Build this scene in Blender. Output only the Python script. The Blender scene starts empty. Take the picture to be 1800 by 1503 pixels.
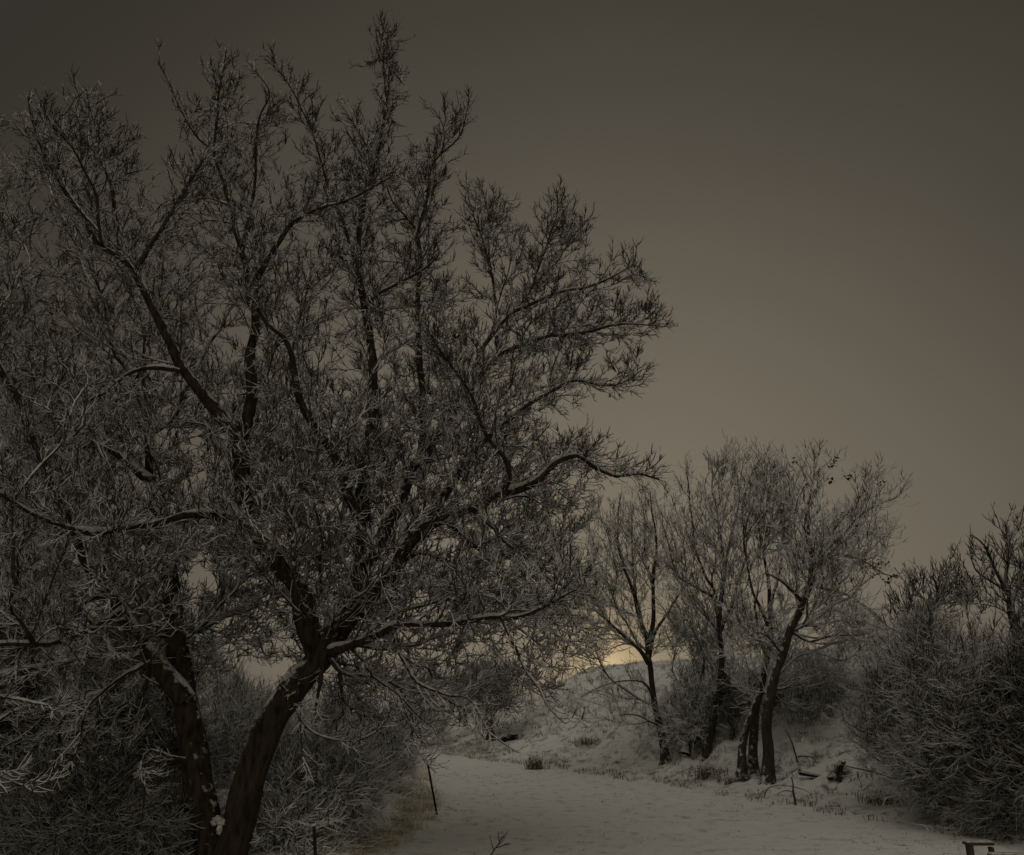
import bpy, math, random
import numpy as np
from mathutils import Vector, kdtree, noise

random.seed(7)
RNG = np.random.default_rng(11)
SC = bpy.context.scene
COL = SC.collection

def lin(r, g, b):
    f = lambda c: (c/255/12.92) if c/255 <= 0.04045 else ((c/255+0.055)/1.055)**2.4
    return (f(r), f(g), f(b), 1.0)

# ------------------------------------------------------------------ camera
CAM_H = 2.4
FPX = 1400.0
PITCH = math.radians(18.5)
cd = bpy.data.cameras.new('camera')
cam = bpy.data.objects.new('camera', cd)
COL.objects.link(cam)
cam.location = (0, 0, CAM_H)
cam.rotation_euler = (math.radians(90)+PITCH, 0, 0)
cd.sensor_width = 36.0
cd.lens = FPX/1800*36
cd.clip_start = 0.1
cd.clip_end = 3000
SC.camera = cam
CP, SP = math.cos(PITCH), math.sin(PITCH)

def raydir(px, py):
    u = (px-900)/FPX
    v = (751.5-py)/FPX
    return np.array([u, CP - v*SP, SP + v*CP])

def at(px, py, Y):
    d = raydir(px, py)
    p = d*(Y/d[1])
    p[2] += CAM_H
    return p

# ------------------------------------------------------------------ sky
w = bpy.data.worlds.new('World')
SC.world = w
w.use_nodes = True
nt = w.node_tree
nt.nodes.clear()
N = nt.nodes.new
L = nt.links.new
tc = N('ShaderNodeTexCoord')
nrm = N('ShaderNodeVectorMath'); nrm.operation = 'NORMALIZE'
L(tc.outputs['Generated'], nrm.inputs[0])
g = raydir(1068, 1178); g = g/np.linalg.norm(g)
dot = N('ShaderNodeVectorMath'); dot.operation = 'DOT_PRODUCT'
L(nrm.outputs[0], dot.inputs[0]); dot.inputs[1].default_value = tuple(g)
ac = N('ShaderNodeMath'); ac.operation = 'ARCCOSINE'; ac.use_clamp = False
L(dot.outputs['Value'], ac.inputs[0])
dv = N('ShaderNodeMath'); dv.operation = 'DIVIDE'; L(ac.outputs[0], dv.inputs[0]); dv.inputs[1].default_value = math.pi
# faint cloud mottling of the city-lit overcast
nz = N('ShaderNodeTexNoise'); nz.inputs['Scale'].default_value = 1.6; nz.inputs['Detail'].default_value = 3
L(nrm.outputs[0], nz.inputs['Vector'])
mr = N('ShaderNodeMapRange'); mr.inputs['To Min'].default_value = -0.022; mr.inputs['To Max'].default_value = 0.022
L(nz.outputs['Fac'], mr.inputs['Value'])
ad = N('ShaderNodeMath'); ad.operation = 'ADD'; L(dv.outputs[0], ad.inputs[0]); L(mr.outputs[0], ad.inputs[1])
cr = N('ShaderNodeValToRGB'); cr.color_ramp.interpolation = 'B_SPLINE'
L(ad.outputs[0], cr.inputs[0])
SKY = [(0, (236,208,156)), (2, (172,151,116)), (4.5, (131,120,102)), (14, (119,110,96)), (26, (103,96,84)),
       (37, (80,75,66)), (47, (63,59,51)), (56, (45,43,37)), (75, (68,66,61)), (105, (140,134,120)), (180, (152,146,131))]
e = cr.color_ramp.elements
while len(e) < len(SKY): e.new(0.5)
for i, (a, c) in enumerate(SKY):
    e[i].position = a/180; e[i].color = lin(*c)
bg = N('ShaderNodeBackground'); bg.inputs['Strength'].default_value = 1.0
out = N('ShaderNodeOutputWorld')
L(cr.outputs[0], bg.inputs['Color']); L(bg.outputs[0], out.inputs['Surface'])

# ------------------------------------------------------------------ very weak soft light of the overcast
sl = bpy.data.lights.new('sun', 'SUN')
sl.energy = 0.2; sl.angle = math.radians(60); sl.color = (1.0, 0.95, 0.86)
so = bpy.data.objects.new('sun', sl); COL.objects.link(so)
so.rotation_euler = (math.radians(32), 0, math.radians(-25))

SC.view_settings.view_transform = 'Standard'
SC.view_settings.look = 'None'
SC.view_settings.gamma = 1
SC.view_settings.exposure = 0.0
SC.render.engine = 'CYCLES'
SC.cycles.max_bounces = 4
SC.cycles.diffuse_bounces = 2

# ------------------------------------------------------------------ materials
def newmat(name):
    m = bpy.data.materials.new(name); m.use_nodes = True
    t = m.node_tree; t.nodes.clear()
    o = t.nodes.new('ShaderNodeOutputMaterial')
    b = t.nodes.new('ShaderNodeBsdfPrincipled')
    b.inputs['Roughness'].default_value = 0.9
    b.inputs['Specular IOR Level'].default_value = 0.15
    t.links.new(b.outputs[0], o.inputs[0])
    return m, t, b

def mixcol(t, fac, a, b):
    m = t.nodes.new('ShaderNodeMix'); m.data_type = 'RGBA'
    for s, v in ((0, fac), (6, a), (7, b)):
        if hasattr(v, 'is_linked'): t.links.new(v, m.inputs[s])
        else: m.inputs[s].default_value = v
    return m.outputs[2]

def noisef(t, scale, detail=3, stretch=None, lo=0.0, hi=1.0, rough=0.55):
    g_ = t.nodes.new('ShaderNodeNewGeometry')
    n = t.nodes.new('ShaderNodeTexNoise'); n.inputs['Scale'].default_value = scale
    n.inputs['Detail'].default_value = detail; n.inputs['Roughness'].default_value = rough
    if stretch:
        mp = t.nodes.new('ShaderNodeMapping'); mp.inputs['Scale'].default_value = stretch
        t.links.new(g_.outputs['Position'], mp.inputs[0]); t.links.new(mp.outputs[0], n.inputs['Vector'])
    else:
        t.links.new(g_.outputs['Position'], n.inputs['Vector'])
    r = t.nodes.new('ShaderNodeMapRange')
    r.inputs['From Min'].default_value = lo; r.inputs['From Max'].default_value = hi
    t.links.new(n.outputs['Fac'], r.inputs['Value'])
    return r.outputs[0]

SNOWC = (0.86, 0.86, 0.85, 1)

def bark_mat(name, dark, light, snow=0.0, thr=0.25, cover=0.8, width=0.25, relief=0):
    """bark; snow>0 lets snow lie on faces that look upward"""
    m, t, b = newmat(name)
    c = mixcol(t, noisef(t, 14, 4, (1, 1, 0.25), 0.3, 0.7), dark, light)
    if snow:
        g_ = t.nodes.new('ShaderNodeNewGeometry')
        s = t.nodes.new('ShaderNodeSeparateXYZ'); t.links.new(g_.outputs['Normal'], s.inputs[0])
        n = noisef(t, 9, 2, None, 0.3, 0.7)
        mm = t.nodes.new('ShaderNodeMath'); mm.operation = 'MULTIPLY_ADD'
        t.links.new(n, mm.inputs[0]); mm.inputs[1].default_value = 0.5
        t.links.new(s.outputs['Z'], mm.inputs[2])
        r = t.nodes.new('ShaderNodeMapRange'); r.inputs['From Min'].default_value = thr
        r.inputs['From Max'].default_value = thr+width; r.inputs['To Max'].default_value = cover
        t.links.new(mm.outputs[0], r.inputs['Value'])
        c = mixcol(t, r.outputs[0], c, SNOWC)
    if relief:
        n1 = noisef(t, 30, 6, (1, 1, 0.16), 0.25, 0.75, .7)
        bp = t.nodes.new('ShaderNodeBump'); bp.inputs['Strength'].default_value = 1.0; bp.inputs['Distance'].default_value = relief
        t.links.new(n1, bp.inputs['Height']); t.links.new(bp.outputs[0], b.inputs['Normal'])
    t.links.new(c, b.inputs['Base Color'])
    return m

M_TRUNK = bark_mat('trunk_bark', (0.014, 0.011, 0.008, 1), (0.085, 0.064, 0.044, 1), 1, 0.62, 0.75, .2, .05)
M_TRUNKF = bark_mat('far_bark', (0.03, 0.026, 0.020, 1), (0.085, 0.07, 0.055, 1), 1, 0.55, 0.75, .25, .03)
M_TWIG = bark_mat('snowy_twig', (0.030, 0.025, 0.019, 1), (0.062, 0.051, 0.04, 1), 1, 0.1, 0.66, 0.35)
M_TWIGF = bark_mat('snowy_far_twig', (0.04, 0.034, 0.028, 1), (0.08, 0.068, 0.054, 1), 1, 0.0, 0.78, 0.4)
M_SHRUB = bark_mat('snowy_shrub_twig', (0.022, 0.018, 0.014, 1), (0.045, 0.036, 0.026, 1), 1, 0.25, 0.30, 0.4)
M_SHRUBL = bark_mat('pale_snowy_shrub_twig', (0.03, 0.025, 0.018, 1), (0.06, 0.048, 0.035, 1), 1, 0.12, 0.5, 0.4)
M_LEAF = bark_mat('dead_leaf', (0.03, 0.02, 0.012, 1), (0.07, 0.045, 0.025, 1))
M_STONE = bark_mat('dark_stone', (0.012, 0.011, 0.010, 1), (0.03, 0.028, 0.025, 1))
M_WOOD = bark_mat('weathered_wood', (0.035, 0.028, 0.02, 1), (0.07, 0.06, 0.045, 1))
M_METAL = bark_mat('rusty_steel', (0.012, 0.008, 0.006, 1), (0.03, 0.02, 0.015, 1))
M_GRASS = bark_mat('dry_grass', (0.28, 0.24, 0.12, 1), (0.52, 0.45, 0.24, 1), 1, 0.5, 0.7)
M_WEED = bark_mat('dark_weed', (0.06, 0.05, 0.035, 1), (0.20, 0.17, 0.12, 1), 1, 0.4, 0.7)

def snow_mat(name, grass, lo, hi, stretch=None, scale=3.0, bump=0.5):
    m, t, b = newmat(name)
    f = noisef(t, scale, 8, stretch, lo, hi, 0.68)
    f2 = noisef(t, 0.7, 3, None, 0.25, 0.62)
    mu = t.nodes.new('ShaderNodeMath'); mu.operation = 'MULTIPLY'
    t.links.new(f, mu.inputs[0]); t.links.new(f2, mu.inputs[1])
    c = mixcol(t, mu.outputs[0], SNOWC, grass)
    t.links.new(c, b.inputs['Base Color'])
    n = noisef(t, 16, 6, stretch, 0, 1, 0.65)
    bp = t.nodes.new('ShaderNodeBump'); bp.inputs['Strength'].default_value = bump
    bp.inputs['Distance'].default_value = 0.06
    t.links.new(n, bp.inputs['Height']); t.links.new(bp.outputs[0], b.inputs['Normal'])
    return m
M_SNOWPATH = snow_mat('trodden_snow', (0.22, 0.20, 0.15, 1), 0.52, 0.76)
M_SNOWHILL = snow_mat('snow_over_grass', (0.12, 0.105, 0.075, 1), 0.50, 0.64, (1, 1, 1), 2.6, 1.0)
m, t, b = newmat('fresh_snow'); M_SNOW = m
t.links.new(mixcol(t, noisef(t, 22, 5, None, .42, .75), (0.50, 0.49, 0.46, 1), (0.22, 0.20, 0.17, 1)), b.inputs['Base Color'])

# ------------------------------------------------------------------ object helpers
def mesh_obj(name, V, F, mat, parent=None, smooth=False, origin=None):
    V = np.asarray(V, dtype=np.float32); F = np.asarray(F, dtype=np.int32)
    if origin is not None: V = V - np.asarray(origin, dtype=np.float32)
    me = bpy.data.meshes.new(name)
    nf, k = F.shape
    me.vertices.add(len(V)); me.vertices.foreach_set('co', V.ravel())
    me.loops.add(nf*k); me.loops.foreach_set('vertex_index', F.ravel())
    me.polygons.add(nf)
    me.polygons.foreach_set('loop_start', np.arange(0, nf*k, k, dtype=np.int32))
    me.polygons.foreach_set('loop_total', np.full(nf, k, dtype=np.int32))
    me.polygons.foreach_set('use_smooth', np.full(nf, smooth, dtype=bool))
    me.update(calc_edges=True)
    me.materials.append(mat)
    o = bpy.data.objects.new(name, me); COL.objects.link(o)
    if parent is not None: o.parent = parent
    elif origin is not None: o.location = tuple(float(q) for q in origin)
    return o

def tag(o, label=None, cat=None, group=None, kind=None):
    if label: o['label'] = label
    if cat: o['category'] = cat
    if group: o['group'] = group
    if kind: o['kind'] = kind
    return o

def stuff(o):
    if o is not None: o['kind'] = 'stuff'
    return o

def thing(name, label, cat, loc, group=None):
    o = bpy.data.objects.new(name, None); COL.objects.link(o)
    o.location = tuple(float(q) for q in loc); o.empty_display_size = 0.3
    return tag(o, label, cat, group)

# ------------------------------------------------------------------ tubes
def frames(P):
    """P (N,K,3) -> tangent, u (up-ish), s"""
    T = np.empty_like(P)
    T[:, 1:-1] = P[:, 2:]-P[:, :-2]; T[:, 0] = P[:, 1]-P[:, 0]; T[:, -1] = P[:, -1]-P[:, -2]
    T /= (np.linalg.norm(T, axis=2, keepdims=True)+1e-9)
    D = P[:, -1]-P[:, 0]; D = D/(np.linalg.norm(D, axis=1, keepdims=True)+1e-9)
    ref = np.zeros((len(P), 1, 3)); ref[:, 0, 2] = 1
    st = np.abs(D[:, 2]) > 0.88
    ref[st, 0] = (0.2, -0.98, 0)
    U = ref - T*np.sum(ref*T, axis=2, keepdims=True)
    U /= (np.linalg.norm(U, axis=2, keepdims=True)+1e-6)
    S = np.cross(T, U)
    return T, U, S

def tubes(P, R, sides):
    N_, K, _ = P.shape
    T, U, S = frames(P)
    a = np.arange(sides)*2*math.pi/sides
    V = P[:, :, None, :] + R[:, :, None, None]*(np.cos(a)[None, None, :, None]*U[:, :, None, :] + np.sin(a)[None, None, :, None]*S[:, :, None, :])
    base = (np.arange(N_)*K*sides)[:, None, None] + (np.arange(K-1)*sides)[None, :, None]
    j = np.arange(sides)[None, None, :]; j2 = (j+1) % sides
    F = np.stack([base+j, base+j2, base+sides+j2, base+sides+j], axis=-1).reshape(-1, 4)
    return V.reshape(-1, 3), F

class Bag:
    def __init__(s): s.V = []; s.F = []; s.n = 0
    def add(s, V, F):
        s.V.append(np.asarray(V, dtype=np.float32)); s.F.append(np.asarray(F)+s.n); s.n += len(V)
    def build(s, name, mat, parent=None, smooth=False, origin=None):
        if not s.V: return None
        return mesh_obj(name, np.concatenate(s.V), np.concatenate(s.F), mat, parent, smooth, origin)

def limb_tube(bag, P, R, sides=12, rough=0.0, seed=0):
    """one thick limb with parallel-transported rings and bark relief"""
    P = np.asarray(P); n = len(P)
    T = np.gradient(P, axis=0); T /= np.linalg.norm(T, axis=1, keepdims=True)
    u = np.cross(T[0], (0.3, 0.9, 0.1)); u /= np.linalg.norm(u)
    V = []
    a = np.arange(sides)*2*math.pi/sides
    L_ = 0
    for i in range(n):
        u = u - T[i]*np.dot(u, T[i]); u /= np.linalg.norm(u)
        s = np.cross(T[i], u)
        if i: L_ += np.linalg.norm(P[i]-P[i-1])
        rr = np.full(sides, R[i])
        if rough:
            for k in range(sides):
                q = (math.cos(a[k])*3.2+seed*7, math.sin(a[k])*3.2, L_*1.1)
                q2 = (math.cos(a[k])*1.2+seed*3, math.sin(a[k])*1.2, L_*2.2)
                rr[k] *= 1 + rough*noise.noise(q)*0.9 + rough*noise.noise(q2)*1.2
        V.append(P[i] + rr[:, None]*(np.cos(a)[:, None]*u + np.sin(a)[:, None]*s))
    V = np.concatenate(V)
    i = np.arange(n-1)[:, None]*sides; j = np.arange(sides)[None, :]; j2 = (j+1) % sides
    F = np.stack([i+j, i+j2, i+sides+j2, i+sides+j], axis=-1).reshape(-1, 4)
    bag.add(V, F)

SNA = np.radians([-75, -50, -25, 0, 25, 50, 75])
def snow_strip(bag, P, R, depth=0.03, seed=0, gaps=0.06):
    """snow lying on the upper side of a limb; rings with the lower half sunk in the wood"""
    P = np.asarray(P); n = len(P)
    if n < 3: return
    T = np.gradient(P, axis=0); T /= (np.linalg.norm(T, axis=1, keepdims=True)+1e-9)
    z = np.array([0, 0, 1.0])
    runs = []; cur = []
    for i in range(n):
        u = z - T[i]*T[i][2]; hz = np.linalg.norm(u)
        q = P[i]
        nn = noise.noise((q[0]*2.3+seed, q[1]*2.3, q[2]*2.3))
        ok = hz > (0.46 if R[i] > .13 else 0.34) and nn > -(gaps+(.22 if R[i] > .13 else 0))-0.7*(hz-0.62)
        if ok: cur.append((i, u/hz, hz, nn))
        else:
            if len(cur) > 2: runs.append(cur)
            cur = []
    if len(cur) > 2: runs.append(cur)
    for run in runs:
        m_ = len(run); V = []
        for k, (i, u, hz, nn) in enumerate(run):
            s = np.cross(T[i], u)
            end = min(1, min(k, m_-1-k)/1.5)
            r = R[i]; h = depth*hz*hz*(0.75+0.9*nn)*end
            h = max(h, 0.0)*min(1.0, 0.45+r*14)
            span = (0.30+0.48*hz)*(0.85+0.7*noise.noise((P[i][0]*5, P[i][1]*5+seed, P[i][2]*5)))*(0.25+0.75*end)
            rad = r*1.03 + h*np.cos(np.linspace(-1, 1, 7)*1.45)
            ang = SNA*span
            top = P[i] + rad[:, None]*(np.cos(ang)[:, None]*u + np.sin(ang)[:, None]*s)
            low = P[i] + 0.3*r*s*0.5, P[i] - 0.3*r*s*0.5
            V.append(np.vstack([top, low[0][None], low[1][None]]))
        V = np.concatenate(V); sd = 9
        i = np.arange(m_-1)[:, None]*sd; j = np.arange(sd)[None, :]; j2 = (j+1) % sd
        F = np.stack([i+j, i+j2, i+sd+j2, i+sd+j], axis=-1).reshape(-1, 4)
        bag.add(V, F)

def resample(P, R, step, wob=0.0, seed=0):
    P = np.asarray(P, float); R = np.asarray(R, float)
    # Catmull-Rom through the traced joints
    n = len(P); out = []; ro = []
    for i in range(n-1):
        p0 = P[max(i-1, 0)]; p1 = P[i]; p2 = P[i+1]; p3 = P[min(i+2, n-1)]
        m_ = max(1, int(round(np.linalg.norm(p2-p1)/step)))
        for k in range(m_):
            t_ = k/m_
            out.append(0.5*((2*p1)+(-p0+p2)*t_+(2*p0-5*p1+4*p2-p3)*t_**2+(-p0+3*p1-3*p2+p3)*t_**3))
            ro.append(R[i]*(1-t_)+R[i+1]*t_)
    out.append(P[-1]); ro.append(R[-1])
    out = np.array(out); ro = np.array(ro)
    if wob:
        for i in range(1, len(out)):
            q = out[i]
            out[i] = q + wob*np.array(noise.noise_vector((q[0]*1.3+seed, q[1]*1.3, q[2]*1.3)))*min(1, i/3)
    return out, ro

# ------------------------------------------------------------------ crown volume from an outline
def inpoly(x, y, poly):
    poly = np.asarray(poly, float); ins = np.zeros(len(x), bool)
    j = len(poly)-1
    for i in range(len(poly)):
        xi, yi = poly[i]; xj, yj = poly[j]
        c = ((yi > y) != (yj > y)) & (x < (xj-xi)*(y-yi)/(yj-yi+1e-12)+xi)
        ins ^= c; j = i
    return ins

def edgedist(x, y, poly):
    poly = np.asarray(poly, float); d = np.full(len(x), 1e9)
    for i in range(len(poly)):
        a = poly[i-1]; b_ = poly[i]; ab = b_-a; L2 = (ab**2).sum()+1e-9
        t_ = np.clip(((x-a[0])*ab[0]+(y-a[1])*ab[1])/L2, 0, 1)
        d = np.minimum(d, np.hypot(x-a[0]-t_*ab[0], y-a[1]-t_*ab[1]))
    return d

def crown_points(poly, Y0, n, tmax, holes=(), clump=0.0, cscale=0.8, tilt=0.0, seed=0):
    rng = np.random.default_rng(seed+5)
    poly = np.asarray(poly, float)
    lo = poly.min(0); hi = poly.max(0)
    res = []; got = 0; mpp = Y0/FPX
    while got < n:
        k = 4000
        x = rng.uniform(lo[0], hi[0], k); y = rng.uniform(lo[1], hi[1], k)
        m_ = inpoly(x, y, poly); x = x[m_]; y = y[m_]
        e_ = edgedist(x, y, poly)*mpp
        th = np.minimum(tmax, 0.25+e_*1.3)
        keep = rng.random(len(x)) < (0.25+0.75*th/tmax)
        for hx, hy, rx, ry in holes:
            q = ((x-hx)/rx)**2+((y-hy)/ry)**2
            keep &= (q > 1) | (rng.random(len(x)) < 0.06)
        x = x[keep]; y = y[keep]; th = th[keep]
        Y = Y0 + rng.uniform(-1, 1, len(x))*th + tilt*(y-lo[1])/(hi[1]-lo[1]+1)
        for a, b_, c in zip(x, y, Y):
            p = at(a, b_, c)
            if clump and noise.noise((p[0]*cscale+seed, p[1]*cscale, p[2]*cscale)) < -clump: continue
            res.append(p)
        got = len(res)
    return np.array(res[:n])

# ------------------------------------------------------------------ branching: every point joins the tree where the sap path stays short and straight
def wire(seedP, seedPar, A, seg, bf=0.35, ang=0.9, seed=0, minpath=0.0):
    rng = np.random.default_rng(seed)
    ns = len(seedP); cap = ns+len(A)*10
    P = np.zeros((cap, 3)); D = np.zeros((cap, 3)); L_ = np.zeros(cap); par = np.full(cap, -1)
    P[:ns] = seedP; par[:ns] = seedPar
    root = np.array(seedP[0])
    for i in range(ns):
        j = par[i]
        if j >= 0:
            v = P[i]-P[j]; l = np.linalg.norm(v); D[i] = v/(l+1e-9); L_[i] = L_[j]+l
        else:
            D[i] = (0, 0, 1); L_[i] = np.linalg.norm(P[i]-root)
            if i+1 < ns: v = P[i+1]-P[i]; D[i] = v/(np.linalg.norm(v)+1e-9)
    A = np.asarray(A)
    tops = P[:ns][::3]
    dl = np.array([np.min(np.sum((tops-a)**2, 1)) for a in A])**.5
    A = A[np.argsort(dl + 0.35*np.linalg.norm(A-root, axis=1))]
    ok = np.ones(cap, bool); ok[:ns] = L_[:ns] >= minpath
    n = ns
    for a in A:
        v = a-P[:n]; d = np.sqrt(np.einsum('ij,ij->i', v, v))+1e-6
        c = np.einsum('ij,ij->i', v, D[:n])/d
        cost = d*(1+ang*(1-c))+bf*L_[:n]
        cost[~ok[:n]] = 1e9
        i = int(np.argmin(cost)); dist = d[i]
        if dist < 0.05: continue
        k = max(1, int(round(dist/seg)))
        ctl = P[i]+D[i]*dist*0.45+rng.normal(size=3)*dist*0.05; p0 = P[i].copy(); j = i
        for q in range(1, k+1):
            t_ = q/k
            x = (1-t_)**2*p0+2*t_*(1-t_)*ctl+t_*t_*a
            if n >= cap: break
            w_ = x-P[j]; l = np.linalg.norm(w_)+1e-9
            P[n] = x; par[n] = j; D[n] = w_/l; L_[n] = L_[j]+l; j = n; n += 1
    return P[:n], par[:n], ns

def tree_radii(P, par, ns, tip, expn=2.3, rmax=0.09):
    n = len(P); acc = np.zeros(n); kids = np.zeros(n, int)
    for i in range(n-1, ns-1, -1):
        if kids[i] == 0: acc[i] = tip**expn
        if par[i] >= 0: acc[par[i]] += acc[i]; kids[par[i]] += 1
    r = np.minimum(acc**(1/expn), rmax)
    return r, kids

def chains(P, par, ns, r):
    """split colonised part into chains following the thickest child"""
    n = len(P); main = {}
    for i in range(ns, n):
        p = par[i]
        if p not in main or r[i] > r[main[p]]: main[p] = i
    ch = []
    for i in range(ns, n):
        p = par[i]
        if p < ns or main[p] != i:
            c = [p, i]; j = i
            while j in main: j = main[j]; c.append(j)
            ch.append(c)
    return ch

# ------------------------------------------------------------------ twigs
def twig_batch(p, d, n_per, length, r0, K, up, seed, spread=0.85, fwd=0.7, jit=0.15):
    rng = np.random.default_rng(seed)
    idx = np.repeat(np.arange(len(p)), n_per) if np.isscalar(n_per) else np.repeat(np.arange(len(p)), n_per)
    p = p[idx]; d = d[idx]; n = len(p)
    w_ = rng.normal(size=(n, 3)); w_ -= d*np.sum(w_*d, axis=1, keepdims=True)
    w_ /= (np.linalg.norm(w_, axis=1, keepdims=True)+1e-9)
    v = fwd*d + spread*w_ + np.array([0, 0, 0.12]); v /= np.linalg.norm(v, axis=1, keepdims=True)
    Ls = length*rng.uniform(0.45, 1.25, n)/(K-1)
    P = np.empty((n, K, 3)); D = np.empty((n, K, 3)); P[:, 0] = p; D[:, 0] = v
    for k in range(1, K):
        P[:, k] = P[:, k-1]+v*Ls[:, None]
        v = v + rng.normal(size=(n, 3))*jit + np.array([0, 0, up])
        v /= np.linalg.norm(v, axis=1, keepdims=True); D[:, k] = v
    R = r0*rng.uniform(0.75, 1.2, n)[:, None]*np.linspace(1, 0.5, K)[None, :]
    R[:, -1] *= 0.5
    return P, R, D

def grow(name, label, cat, base, limbs, clouds, *, step=0.22, kill=0.34, tip=0.008, twig_len=0.36, twig_r=0.0085,
         twig_n=3, sub_n=2, up=0.22, mats=(None, None), seed=1, group=None, rmax=0.08, snow=0.035, limb_names=True, rnd=0.18,
         rough=0.12, sides=12, trop=0.05, K=5, sub_len=0.4, wob=0.05, crown_name='twigs', bf=.35, ang=.9, minpath=0.0, shoot_n=1.0, shoot_len=.8):
    """limbs: list of (kind, [(px,py,Y)...], r0, r1); clouds: attraction points"""
    root = thing(name, label, cat, base, group)
    o = np.array(base, float)
    mt, mw = mats
    sp = []; spar = []; sprad = []
    for li, (kind, pts, r0, r1) in enumerate(limbs):
        P = np.array([at(*q) for q in pts]) if len(pts[0]) == 3 else np.array([q[:3] for q in pts])
        R = r0 + (r1-r0)*np.linspace(0, 1, len(P))**(1.0 if kind == 'trunk' and r1 > .1 else 0.62)
        P, R = resample(P, R, step*0.8, wob, seed+li)
        k0 = len(sp)
        for i, q in enumerate(P):
            sprad.append(R[i]); sp.append(q); spar.append(-1 if i == 0 else k0+i-1)
        bag = Bag()
        if r0 > 0.05:
            P2, R2 = resample(P, R, 0.12)
            if kind == 'trunk' and r0 < .22:
                dd = np.concatenate([[0], np.cumsum(np.linalg.norm(np.diff(P2, axis=0), axis=1))]); R2 = R2*(1+.75*np.exp(-dd/.22))
            limb_tube(bag, P2, R2, sides, rough, seed+li)
            lo_ = bag.build(kind, mt, root, True, o)
            sb = Bag(); snow_strip(sb, P2, R2, snow*1.6, seed+li)
            stuff(sb.build('snow_cover', M_SNOW, lo_, True, o))
        else:
            limb_tube(bag, P, R, 7)
            lo_ = bag.build(kind, mt, root, True, o)
            sb = Bag(); snow_strip(sb, P, R, snow*1.1, seed+li)
            stuff(sb.build('snow_cover', M_SNOW, lo_, True, o))
    A = np.concatenate(clouds)
    P, par, ns = wire(sp, spar, A, step, bf, ang, seed, minpath)
    r, kids = tree_radii(P, par, ns, tip, rmax=rmax)
    # relax chains a little, then skin them
    bb = Bag(); sb = Bag()
    for c in chains(P, par, ns, r):
        pp = P[c].copy(); rr = r[c].copy(); rr[0] = rr[1]
        if len(pp) > 3: pp[1:-1] = 0.25*pp[:-2]+0.5*pp[1:-1]+0.25*pp[2:]
        sd = 7 if rr[0] > 0.025 else 5
        rr[-1] *= 0.6
        V, F = tubes(pp[None], rr[None], sd); bb.add(V, F)
        if rr[0] > 0.013 and snow: snow_strip(sb, pp, rr, snow*0.8, seed)
    bb.build('branches', mt if mw is None else mw, root, True, o)
    stuff(sb.build('branch_snow', M_SNOW, root, True, o))
    # twigs on the thin part and on thin traced ends
    dirs = np.zeros_like(P); ok = par >= 0
    dirs[ok] = P[ok]-P[par[ok]]; dirs /= (np.linalg.norm(dirs, axis=1, keepdims=True)+1e-9)
    spr = np.array(sprad); r[:ns] = spr; kids[:ns] = 1
    sel = r < 0.035
    i = np.where(sel)[0]
    rng = np.random.default_rng(seed+99)
    tb = Bag()
    # long straight shoots, then short spurs along them
    sc_ = rng.poisson(shoot_n, len(i)); sc_ = np.where(kids[i] == 0, sc_+1, sc_)
    Ps, Rs, Ds = twig_batch(P[i], dirs[i], sc_, shoot_len, twig_r*1.15, K+2, up*.55, seed+7, spread=.55, fwd=1.0, jit=.09)
    V, F = tubes(Ps, Rs, 4 if K > 4 else 3); tb.add(V, F)
    q0 = np.concatenate([Ps[:, 1:-1].reshape(-1, 3), P[i]]); d0 = np.concatenate([Ds[:, 1:-1].reshape(-1, 3), dirs[i]])
    cnt = rng.poisson(twig_n, len(q0))
    Pt, Rt, Dt = twig_batch(q0, d0, cnt, twig_len, twig_r, K, up, seed+1, spread=.75, fwd=.8, jit=.12)
    V, F = tubes(Pt, Rt, 4 if K > 4 else 3); tb.add(V, F)
    if sub_n:
        q = Pt[:, 1:-1].reshape(-1, 3); dq = Dt[:, 1:-1].reshape(-1, 3)
        s = rng.random(len(q)) < sub_n/(K-2)
        P3, R3, _ = twig_batch(q[s], dq[s], 1, twig_len*sub_len, twig_r*0.8, 3, up*1.2, seed+2, spread=.8, fwd=.9)
        V, F = tubes(P3, R3, 3); tb.add(V, F)
    ob = tb.build(crown_name, mw, root, False, o)
    print(name, 'nodes', len(P), 'twigs', len(Pt), 'faces', sum(len(f) for f in tb.F))
    return root, P, r, kids, dirs

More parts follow.
